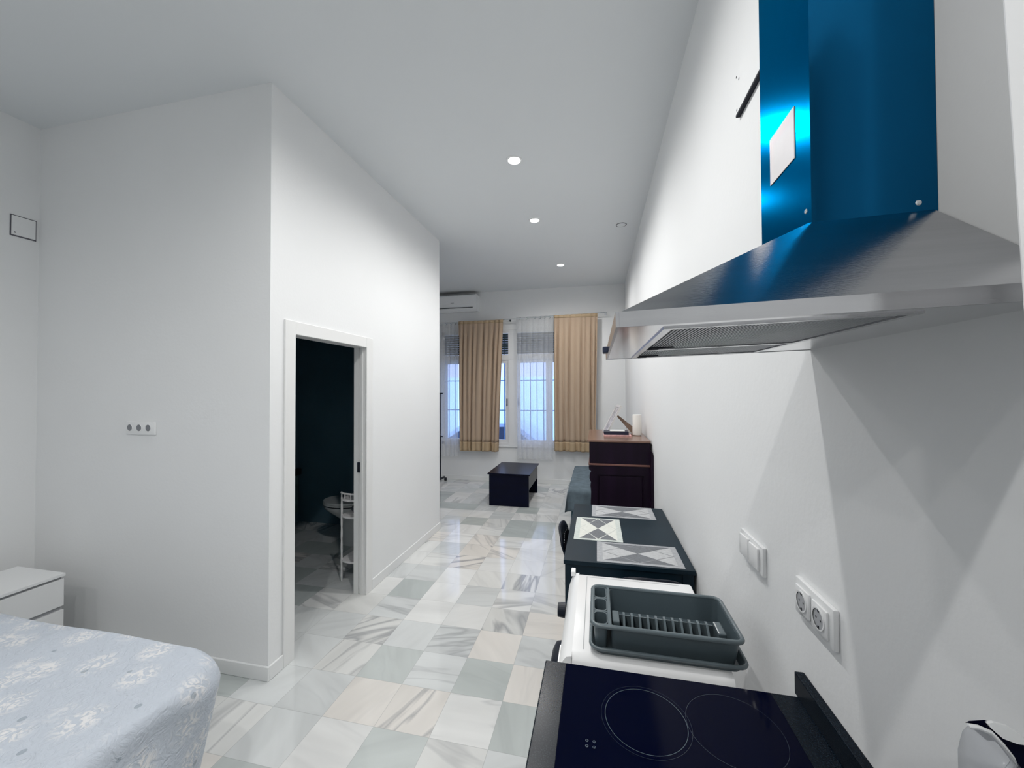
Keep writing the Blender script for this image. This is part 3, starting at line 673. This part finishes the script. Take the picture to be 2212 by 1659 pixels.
# ================================================================== KITCHEN COUNTER, HOB
cz = .9
cb = thing('base_cabinet', 'white kitchen base cabinet under the black granite worktop', 'cabinet', (.18, .3, 0))
MB().box(-.10, WR - .001, -.40, .985, .10, cz - .03).build('carcass', ENAM, cb)
MB().box(-.04, WR - .001, -.38, .97, 0, .10).build('plinth', GAPM, cb)
for (a, b_) in ((-.395, .06), (.065, .52), (.525, .98)):
    dd = MB().box(-.119, -.1005, a, b_, .105, .865, .003).build('door', ENAM, cb)
    MB().tube([(-.119, b_ - .05, .70), (-.145, b_ - .05, .70), (-.145, b_ - .05, .82), (-.119, b_ - .05, .82)], .005, 8).build('handle', CHROME, dd)
o = MB().box(-.135, WR, -.42, 1.012, cz - .03, cz, .003).build('granite_worktop', GRAN); tag(o, 'speckled black granite worktop with polished front edge', 'worktop')
o = MB().box(WR - .02, WR, -.42, 1.022, cz, cz + .05, .002).build('granite_upstand', GRAN); tag(o, 'low black granite upstand along the right wall', 'upstand')
hb = thing('ceramic_hob', 'black ceramic-glass hob set in the granite worktop under the hood', 'hob', (.15, .72, cz))
MB().box(-.082, .385, .512, 1.004, cz, cz + .005, .0015).build('glass_plate', HOB, hb)
def ring(x, y, r, w_, nm, m=RING):
    MB().lathe([(r - w_, .0053), (r, .0053)], 64, T(x, y, cz), cap=False).build(nm, m, hb)
RF = mat('faint_printed_ring', (.014, .024, .045), .15)
ring(.095, .868, .083, .0012, 'cooking_zone_ring'); ring(.095, .868, .091, .0006, 'cooking_zone_ring', RF)
ring(.270, .880, .092, .0008, 'cooking_zone_ring', RF); ring(.095, .635, .083, .0008, 'cooking_zone_ring', RF); ring(.275, .635, .092, .0008, 'cooking_zone_ring', RF)
m = MB()
for (x, y) in ((-.024, .792), (-.010, .792), (-.024, .780), (-.010, .780)):
    m.lathe([(.0022, .0054), (.003, .0054)], 14, T(x, y, cz), cap=False)
    m.lathe([(0, .0054), (.0008, .0054)], 8, T(x + .0005, y - .0005, cz), cap=False)
m.build('touch_controls', mat('touch_print', (.09, .13, .18), .3), hb)

# ================================================================== COFFEE MACHINE (bottom right)
km = thing('coffee_machine', 'black rounded coffee machine with clear water tank, cut off at bottom right', 'coffee machine', (.36, .47, cz))
TANK = bpy.data.materials.new('clear_smoked_plastic'); TANK.use_nodes = True
n, l = TANK.node_tree.nodes, TANK.node_tree.links; b = n['Principled BSDF']
b.inputs['Base Color'].default_value = (.36, .38, .42, 1); b.inputs['Roughness'].default_value = .06
t2 = n.new('ShaderNodeBsdfTransparent'); x2 = n.new('ShaderNodeMixShader'); x2.inputs[0].default_value = .66
l.new(b.outputs[0], x2.inputs[1]); l.new(t2.outputs[0], x2.inputs[2]); l.new(x2.outputs[0], n['Material Output'].inputs[0])
KX, KY = .375, .45
KP = .44
def kp(L): return [(x * .936, 1.6 - (1.6 - z) * .936) for x, z in L]
arc = kp([(.349, 1.273), (.357, 1.273), (.366, 1.27), (.375, 1.26), (.382, 1.25), (.384, 1.244), (.379, 1.235), (.376, 1.221), (.377, 1.173)]) + [(.353, .92)]
lef = kp([(.349, 1.273), (.345, 1.267), (.343, 1.259), (.341, 1.249), (.341, 1.243), (.341, 1.236), (.341, 1.227), (.340, 1.213), (.344, 1.165)]) + [(.325, .92)]
def lerp_line(L, t):
    q = t * (len(L) - 1); k = min(int(q), len(L) - 2); q -= k
    return (L[k][0] + (L[k + 1][0] - L[k][0]) * q, L[k][1] + (L[k + 1][1] - L[k][1]) * q)
def tankf(u, v):
    e, w_ = lerp_line(arc, u), lerp_line(lef, u); k = math.sin(PI * v) ** .7
    return (e[0] + (w_[0] - e[0]) * v, KP - .004 - .030 * k * min(1, u * 4) , e[1] + (w_[1] - e[1]) * v)
MB().grid(tankf, 54, 14).build('water_tank', TANK, km, 180, .0015)
MB().tube([(x, KP - .004, z) for x, z in arc], .0022, 8).build('tank_edge', WHITE, km, 60)
topl = kp([(.353, 1.275), (.365, 1.278), (.377, 1.275), (.395, 1.264), (.422, 1.247)])
prof = [(x + .001, z) for x, z in reversed(arc)] + topl + [(.412, 1.20), (.418, .92)]
m = MB(); A_ = [m.bm.verts.new((x, KP, z)) for x, z in prof]
B_ = [m.bm.verts.new((min(.455, x * 1.10 + .010), KP + .035, max(.92, 1.6 - (1.6 - z) * 1.10 - .008))) for x, z in prof]
m.bm.faces.new(A_); m.bm.faces.new(B_[::-1])
for i in range(len(prof)): m.bm.faces.new((A_[i], B_[i], B_[(i + 1) % len(prof)], A_[(i + 1) % len(prof)]))
m.build('body', HOB, km)
m = MB(); m.prism(kp([(.365, 1.277), (.370, 1.279), (.381, 1.277), (.391, 1.271), (.394, 1.262), (.388, 1.262), (.377, 1.265), (.368, 1.273)]), 'y', KP - .003, KP - .0005); m.build('lid_panel', WHITE, km)
MB().prism(rrect(.325, .44, KP - .035, KP + .04, .02), 'z', cz, cz + .02).build('base', CHAIRM, km)

# ================================================================== WALL PLATES
def socket_disc(m, P):   # recessed round socket, local axis +z out of the wall
    m.lathe([(.0, -.0), (.017, 0), (.019, .006), (.021, .0065)], 28, P, cap=False)
def plate_r(name, label, cat, y0, y1, z0, z1, kind):
    t = thing(name, label, cat, (WR, (y0 + y1) / 2, (z0 + z1) / 2))
    MB().box(WR - .011, WR, y0, y1, z0, z1, .003).build('cover_plate', WHITE, t, 40)
    return t
INS = mat('socket_interior', (.40, .41, .43), .4)
t = plate_r('light_switch', 'white double light switch on the right wall above the washing machine', 'light switch', 1.213, 1.385, 1.073, 1.155, 's')
for yc in (1.262, 1.336): MB().box(WR - .020, WR - .011, yc - .030, yc + .030, 1.082, 1.146, .004, M=T(WR - .011, yc, 1.114) @ RZ(.06) @ T(-WR + .011, -yc, -1.114)).build('rocker', ENAM, t, 40)
t = plate_r('double_socket', 'white double power socket on right wall beside the worktop end', 'power socket', .882, 1.033, 1.084, 1.166, 'p')
for yc in (.924, .992):
    s_ = MB().box(WR - .016, WR - .011, yc - .028, yc + .028, 1.097, 1.153, .002); so = s_.build('socket_insert', WHITE, t, 40)
    M_ = T(WR - .0175, yc, 1.125) @ TOX
    m = MB().lathe([(.0195, .0), (.022, .0), (.0225, .002), (.0195, .002)], 28, T(WR - .016, yc, 1.125) @ TOX, cap=False); m.build('socket_rim', WHITE, so, 40)
    MB().lathe([(0, .0004), (.0195, .0004)], 28, T(WR - .016, yc, 1.125) @ TOX, cap=False).build('socket_well', INS, so)
    m = MB()
    for dy in (-.0085, .0085): m.lathe([(0, .001), (.0022, .001)], 10, T(WR - .016, yc + dy, 1.125) @ TOX, cap=False)
    m.box(WR - .0175, WR - .016, yc - .002, yc + .002, 1.107, 1.111).box(WR - .0175, WR - .016, yc - .002, yc + .002, 1.139, 1.143)
    m.build('pin_holes', GAPM, so)
t = thing('triple_socket', 'white triple power socket on the bedroom wall above bed height', 'power socket', (-2.707, YC, 1.378))
MB().box(-2.820, -2.595, YC - .011, YC, 1.339, 1.417, .003).build('cover_plate', WHITE, t, 40)
for xc in (-2.790, -2.717, -2.645):
    MB().lathe([(0, .0), (.020, 0)], 26, T(xc, YC - .0116, 1.380) @ RX(PI / 2), cap=False).build('socket_well', mat('grey_socket_well', (.20, .21, .23), .5), t)
    MB().tube([(xc + .021 * math.cos(a), YC - .012, 1.380 + .021 * math.sin(a)) for a in [2 * PI * k / 24 for k in range(24)]], .0015, 6, True).build('socket_rim', WHITE, t)
t = thing('junction_box_cover', 'square white junction box cover high on the left bedroom wall', 'junction box', (WLL, 1.752, 2.66))
MB().box(WLL, WLL + .010, 1.700, 1.806, 2.600, 2.722, .002).build('cover', WALL, t)
MB().box(WLL + .0, WLL + .0025, 1.694, 1.812, 2.592, 2.728).build('gap_shadow', mat('grey_gap', (.12, .12, .14), .8), t)
MB().lathe([(0, .0), (.004, 0)], 10, T(WLL + .0112, 1.712, 2.615) @ RY(PI / 2), cap=False).build('screw_hole', GAPM, t)
t = thing('wall_access_panel', 'white rectangular access panel high on right wall, half behind the blue duct', 'access panel', (WR, 1.2, 2.55))
MB().box(WR - .012, WR, 1.02, 1.372, 2.488, 2.615, .001).build('panel', WALL, t)
MB().box(WR - .013, WR, 1.02, 1.370, 2.480, 2.4875).build('open_gap', GAPM, t)
m = MB()
for (y, z) in ((1.362, 2.607), (1.340, 2.585), (1.362, 2.50)): m.lathe([(0, .0), (.004, 0)], 8, T(WR - .0125, y, z) @ TOX, cap=False)
m.build('screw_holes', GAPM, t)

# ================================================================== EXTRACTOR HOOD
CABX_ = .3335
HX, HY0, HY1, HZ0, HZ1 = .022, .467, .972, 1.685, 1.7015
hd = thing('extractor_hood', 'brushed steel pyramid extractor hood with blue film-covered duct over the hob', 'extractor hood', (.24, .72, 1.68))
tilt = T(WR, 0, 1.69) @ RY(math.radians(-1.6)) @ T(-WR, 0, -1.69)   # the canopy sags a little towards the room
def hbuild(m, nm, mt, par=hd, sm=None):
    bmesh.ops.transform(m.bm, matrix=tilt, verts=m.bm.verts); return m.build(nm, mt, par, sm)
DX, DY0_, DY1_, UZ = .307, .64, .812, 1.846
# canopy shell: pyramid between the rim and the duct
m = MB(); bm = m.bm
lo = [(HX + .002, HY0 + .002, HZ1), (WR - .001, HY0 + .002, HZ1), (WR - .001, HY1 - .002, HZ1), (HX + .002, HY1 - .002, HZ1)]
up = [(DX, DY0_, UZ), (WR - .001, DY0_, UZ), (WR - .001, DY1_, UZ), (DX, DY1_, UZ)]
L_ = [bm.verts.new(p) for p in lo]; U_ = [bm.verts.new(p) for p in up]
for i in range(4): bm.faces.new((L_[i], L_[(i + 1) % 4], U_[(i + 1) % 4], U_[i]))
bm.faces.new(U_[::-1]); bm.faces.new(L_)
can = hbuild(m, 'canopy', STEEL)
m = MB()
m.box(HX, HX + .004, HY0, HY1, HZ0, HZ1 + .0015).box(HX + .0041, WR - .001, HY0, HY0 + .004, HZ0, HZ1 + .0015).box(HX + .0041, WR - .001, HY1 - .004, HY1, HZ0, HZ1 + .0015)
hbuild(m, 'rim', STEEL)
# underside: polished border plates around the two filters
fx0, fx1, fy0, fy1 = .080, .345, .500, .945
m = MB()
zu = HZ0 + .001
m.box(HX + .004, fx0, HY0 + .004, HY1 - .004, zu, zu + .002).box(fx1, WR - .001, HY0 + .004, HY1 - .004, zu, zu + .002)
m.box(fx0, fx1, HY0 + .004, fy0, zu, zu + .002).box(fx0, fx1, fy1, HY1 - .004, zu, zu + .002)
hbuild(m, 'underside_plate', STEELP)
ymid = (fy0 + fy1) / 2 + .05
GRID = vary(mat('aluminium_filter_mesh', (.42, .43, .45), .45, .8), 6, .08)
for (a, b_) in ((fy0, ymid), (ymid, fy1)):
    m = MB()
    m.box(fx0, fx0 + .010, a, b_, zu - .002, zu + .002).box(fx1 - .010, fx1, a, b_, zu - .002, zu + .002).box(fx0 + .01, fx1 - .01, a, a + .007, zu - .002, zu + .002).box(fx0 + .01, fx1 - .01, b_ - .007, b_, zu - .002, zu + .002)
    fl = hbuild(m, 'filter_frame', STEEL)
    m = MB(); x = fx0 + .011
    m.box(fx0 + .01, fx1 - .01, a + .007, b_ - .007, zu + .004, zu + .006)
    while x < fx1 - .012: m.box(x, x + .0028, a + .007, b_ - .007, zu, zu + .004); x += .0050
    bmesh.ops.transform(m.bm, matrix=tilt, verts=m.bm.verts); m.build('filter_slats', GRID, fl)
    m = MB().box(fx0 + .012, fx0 + .052, b_ - .05, b_ - .046, zu - .0035, zu - .001).box(fx0 + .012, fx0 + .030, b_ - .030, b_ - .020, zu - .0035, zu - .001)
    bmesh.ops.transform(m.bm, matrix=tilt, verts=m.bm.verts); m.build('latch', GAPM, fl)
m = MB().box(HX - .010, HX + .001, .80, .83, HZ0 + .002, HZ1 - .002, .002); hbuild(m, 'control_knob', mat('dark_blue_button', (.02, .03, .07), .3))
# duct
m = MB().box(DX, WR - .001, DY0_, DY1_, UZ - .006, CE - .001); du = m.build('duct', FILM, hd); tag(du, 'blue film-covered steel duct')
P_ = vary(mat('grey_white_sticker', (.60, .58, .60), .45), 20, .04)
st = MB().box(DX - .0012, DX, .684, .770, 1.963, 2.045).build('sticker', P_, du); tag(st, 'pale square sticker on the duct')
m = MB()
for k in range(7): m.box(DX - .0016, DX - .0012, .712 + k * .0045, .7145 + k * .0045, 1.995 + .002 * (k % 3), 2.001 + .002 * (k % 3))
m.build('sticker_print', mat('grey_print_on_sticker', (.2, .2, .24), .5), st)
m = MB()
m.lathe([(0, .002), (.003, .001), (.004, 0)], 12, T(.437, DY0_, 1.857) @ RX(PI / 2), cap=False).lathe([(0, .002), (.003, .001), (.004, 0)], 12, T(DX, .655, 1.865) @ TOX, cap=False)
m.build('screws', CHROME, du)

# wall-hung cabinet edge at the right of the frame
wc = thing('wall_cabinet', 'white wall cabinet edge at the right border of the photo beside the hood', 'cabinet', (.40, .0, 1.42))
Mt = T(.337, .388, 1.6) @ RY(math.radians(-1.9)) @ T(-.337, -.388, -1.6)
MB().box(.352, .449, -.30, .385, 1.47, 2.35, .004, M=Mt).build('carcass', ENAM, wc)
MB().box(CABX_, CABX_ + .016, -.298, .388, 1.472, 2.348, .003, M=Mt).build('door', ENAM, wc)

# ================================================================== BEDROOM
ns = thing('nightstand', 'small white two-drawer nightstand in the corner beyond the bed', 'nightstand', (-3.22, 1.46, 0))
MB().box(-3.415, -3.018, 1.262, 1.658, .535, .552, .002).build('top', WHITE, ns)
MB().box(-3.41, -3.045, 1.265, 1.655, .05, .535).build('body', WHITE, ns)
MB().box(-3.39, -3.06, 1.28, 1.64, 0, .05).build('plinth', WHITE, ns)
for (a, b_) in ((.365, .520), (.07, .343)): MB().box(-3.044, -3.026, 1.264, 1.656, a, b_, .002).build('drawer', WHITE, ns)
for z in (.343, .520): MB().box(-3.046, -3.040, 1.27, 1.65, z, z + .022 if z < .5 else .535).build('finger_gap', mat('grey_recess', (.35, .36, .38), .7), ns)
bd = thing('bed', 'bed base and mattress under the pale floral bedspread', 'bed', (-2.45, .45, 0))
MB().box(-3.58, -1.50, -.20, 1.17, .15, .36, .01).build('base', TRIM, bd)
MB().box(-3.58, -1.50, -.20, 1.17, .36, .588, .06, seg=3).build('mattress', TRIM, bd, 40)
for (x, y) in ((-3.5, -.2), (-3.5, 1.1), (-1.56, -.15), (-1.56, 1.1)): MB().box(x - .03, x + .03, y - .03, y + .03, 0, .15).build('leg', GAPM, bd)
BEDC = mat('pale_blue_quilted_cotton', (.56, .60, .66), .85, spec=.15)
n, l, b = nodes(BEDC); tc = n.new('ShaderNodeTexCoord')
mp = n.new('ShaderNodeMapping'); mp.inputs['Scale'].default_value = (1, 1, 1); l.new(tc.outputs['Object'], mp.inputs[0])
vo = n.new('ShaderNodeTexVoronoi'); vo.inputs['Scale'].default_value = 7.0; vo.inputs['Randomness'].default_value = .8; l.new(mp.outputs[0], vo.inputs['Vector'])
nz = n.new('ShaderNodeTexNoise'); nz.inputs['Scale'].default_value = 26; nz.inputs['Detail'].default_value = 5; nz.inputs['Distortion'].default_value = 2.5; l.new(mp.outputs[0], nz.inputs['Vector'])
a = n.new('ShaderNodeMapRange'); a.inputs['From Min'].default_value = .25; a.inputs['From Max'].default_value = .50; a.inputs['To Min'].default_value = 1; a.inputs['To Max'].default_value = 0; l.new(vo.outputs['Distance'], a.inputs['Value'])
r = n.new('ShaderNodeValToRGB'); r.color_ramp.elements[0].position = .46; r.color_ramp.elements[1].position = .56
r.color_ramp.elements[0].color = (0, 0, 0, 1); r.color_ramp.elements[1].color = (1, 1, 1, 1); l.new(nz.outputs[0], r.inputs[0])
mk = n.new('ShaderNodeMath'); mk.operation = 'MULTIPLY'; l.new(a.outputs[0], mk.inputs[0]); l.new(r.outputs[0], mk.inputs[1])
x1 = n.new('ShaderNodeMixRGB'); x1.inputs[1].default_value = (.53, .575, .64, 1); x1.inputs[2].default_value = (.74, .74, .75, 1); l.new(mk.outputs[0], x1.inputs[0])
v2 = n.new('ShaderNodeTexVoronoi'); v2.inputs['Scale'].default_value = 13; l.new(mp.outputs[0], v2.inputs['Vector'])
g2 = n.new('ShaderNodeMath'); g2.operation = 'LESS_THAN'; g2.inputs[1].default_value = .13; l.new(v2.outputs['Distance'], g2.inputs[0])
sc = n.new('ShaderNodeSeparateColor'); l.new(v2.outputs['Color'], sc.inputs[0])
g3 = n.new('ShaderNodeMath'); g3.operation = 'GREATER_THAN'; g3.inputs[1].default_value = .55; l.new(sc.outputs[0], g3.inputs[0])
g4 = n.new('ShaderNodeMath'); g4.operation = 'MULTIPLY'; l.new(g2.outputs[0], g4.inputs[0]); l.new(g3.outputs[0], g4.inputs[1])
g5 = n.new('ShaderNodeMath'); g5.operation = 'MULTIPLY'; g5.inputs[1].default_value = .6; l.new(g4.outputs[0], g5.inputs[0])
x3 = n.new('ShaderNodeMixRGB'); x3.inputs[2].default_value = (.26, .31, .36, 1); l.new(x1.outputs[0], x3.inputs[1]); l.new(g5.outputs[0], x3.inputs[0])
l.new(x3.outputs[0], b.inputs['Base Color'])
bp_ = n.new('ShaderNodeBump'); bp_.inputs['Strength'].default_value = .7; bp_.inputs['Distance'].default_value = .009; l.new(nz.outputs[0], bp_.inputs['Height']); l.new(bp_.outputs[0], b.inputs['Normal'])
o = MB().grid(drape2(-3.50, -1.375, -.20, 1.205, .607, .44, .22, nf=9, flare=-.07), 190, 140).build('bedspread', BEDC, None, 180, .006)
for v in o.data.vertices:
    if v.co.x < -3.595: v.co.x = -3.595
tag(o, 'pale blue-grey quilted bedspread with embroidered white flowers', 'bedspread')

# ================================================================== BATHROOM
to = thing('toilet', 'white toilet seen dimly through the bathroom doorway', 'toilet', (-2.5, 3.72, 0))
TY = 3.66
def bowl(u, v):
    a = 2 * PI * u; k = v
    z = .0 + .40 * k
    if k < .55: rx, ry, cx = .16 - .03 * (k / .55), .10 - .005 * k, -2.50
    else:
        q = (k - .55) / .45; q = q * q * (3 - 2 * q); rx, ry, cx = .13 + .11 * q, .097 + .083 * q, -2.50 - .11 * q
    return (cx + rx * math.cos(a), TY + ry * math.sin(a), z)
MB().grid(bowl, 32, 18).build('bowl', TOIL, to, 180)
m = MB(); ov = [(-2.61 + .245 * math.cos(2 * PI * k / 36), TY + .185 * math.sin(2 * PI * k / 36)) for k in range(36)]
m.prism(ov, 'z', .412, .428); m.build('seat', TOIL, to)
m = MB(); ov = [(-2.61 + .238 * math.cos(2 * PI * k / 36), TY + .18 * math.sin(2 * PI * k / 36)) for k in range(36)]
m.prism(ov, 'z', .430, .45); m.build('lid', TOIL, to)
MB().prism(ov, 'z', .400, .4115).build('seat_gap', GAPM, to)
cs = MB().box(-2.36, -2.19, TY - .19, TY + .19, .40, .76, .02, seg=3).build('cistern', TOIL, to, 40)
MB().box(-2.37, -2.185, TY - .2, TY + .2, .76, .785, .008).build('cistern_lid', TOIL, cs)
MB().box(-2.37, -2.2, TY - .09, TY + .09, 0, .40, .01).build('pedestal', TOIL, to)
sh = thing('bathroom_shelf_stand', 'white turned-leg three-tier shelf stand just inside the bathroom doorway', 'shelf stand', (-2.0, 2.99, 0))
lx, ly, R_ = -2.112, 2.905, .22
def leg(x, y):
    pts = [(x, y, z) for z in [k * .01 for k in range(0, 71)]]
    rs = [.0075 + .0022 * abs(math.sin(z[2] * 28)) for z in pts]
    MB().tube(pts, rs, 8).build('leg', RATT, sh, 60)
for (x, y) in ((lx, ly), (lx + .30, ly), (lx + .02, ly + .27), (lx + .15, ly + .30)):
    if x < XB - .02: leg(x, y)
leg(XB - .03, ly + .02) if False else None
for z in (.175, .545, .685):
    pts = [(lx - .008, ly - .004)] + [(lx + .11 + .118 * math.cos(a), ly + .01 - .045 * math.sin(a)) for a in [PI - PI * k / 12 for k in range(13)]] + [(lx + .228, ly + .30), (lx - .008, ly + .30)]
    pts = [(min(px_, XB - .016), py_) for px_, py_ in pts]
    MB().prism(pts[1:], 'z', z - .008, z + .008).build('shelf', RATT, sh)
arc = [(min(lx + .11 + .118 * math.cos(a), XB - .02), ly + .01 - .045 * math.sin(a), .74) for a in [PI - PI * k / 12 for k in range(13)]]
MB().tube(arc, .008, 8).build('gallery_rail', RATT, sh, 60)
for p in arc[::2]: MB().tube([(p[0], p[1], .69), (p[0], p[1], .74)], .0045, 6).build('gallery_spindle', RATT, sh)
bk = MB().lathe([(.05, 0), (.065, .03), (.062, .05), (.05, .045)], 20, T(lx + .10, ly + .10, .553)).build('bowl', mat('dark_glass_jar', (.05, .06, .08), .2), None, 50)
tag(bk, 'dark bowl on the middle tier of the bathroom shelf stand', 'bowl')
tw = thing('towel_holder', 'dark towel holder on the far-left bathroom wall', 'towel holder', (WLL + .012, 4.02, .6))
MB().box(WLL + .012, WLL + .07, 3.99, 4.10, .58, .65, .004).build('bracket', GAPM, tw)
MB().box(WLL + .014, WLL + .04, 4.0, 4.09, .12, .58, .008).build('towel', vary(mat('dim_green_towel', (.10, .17, .17), .9), 20, .2), tw)
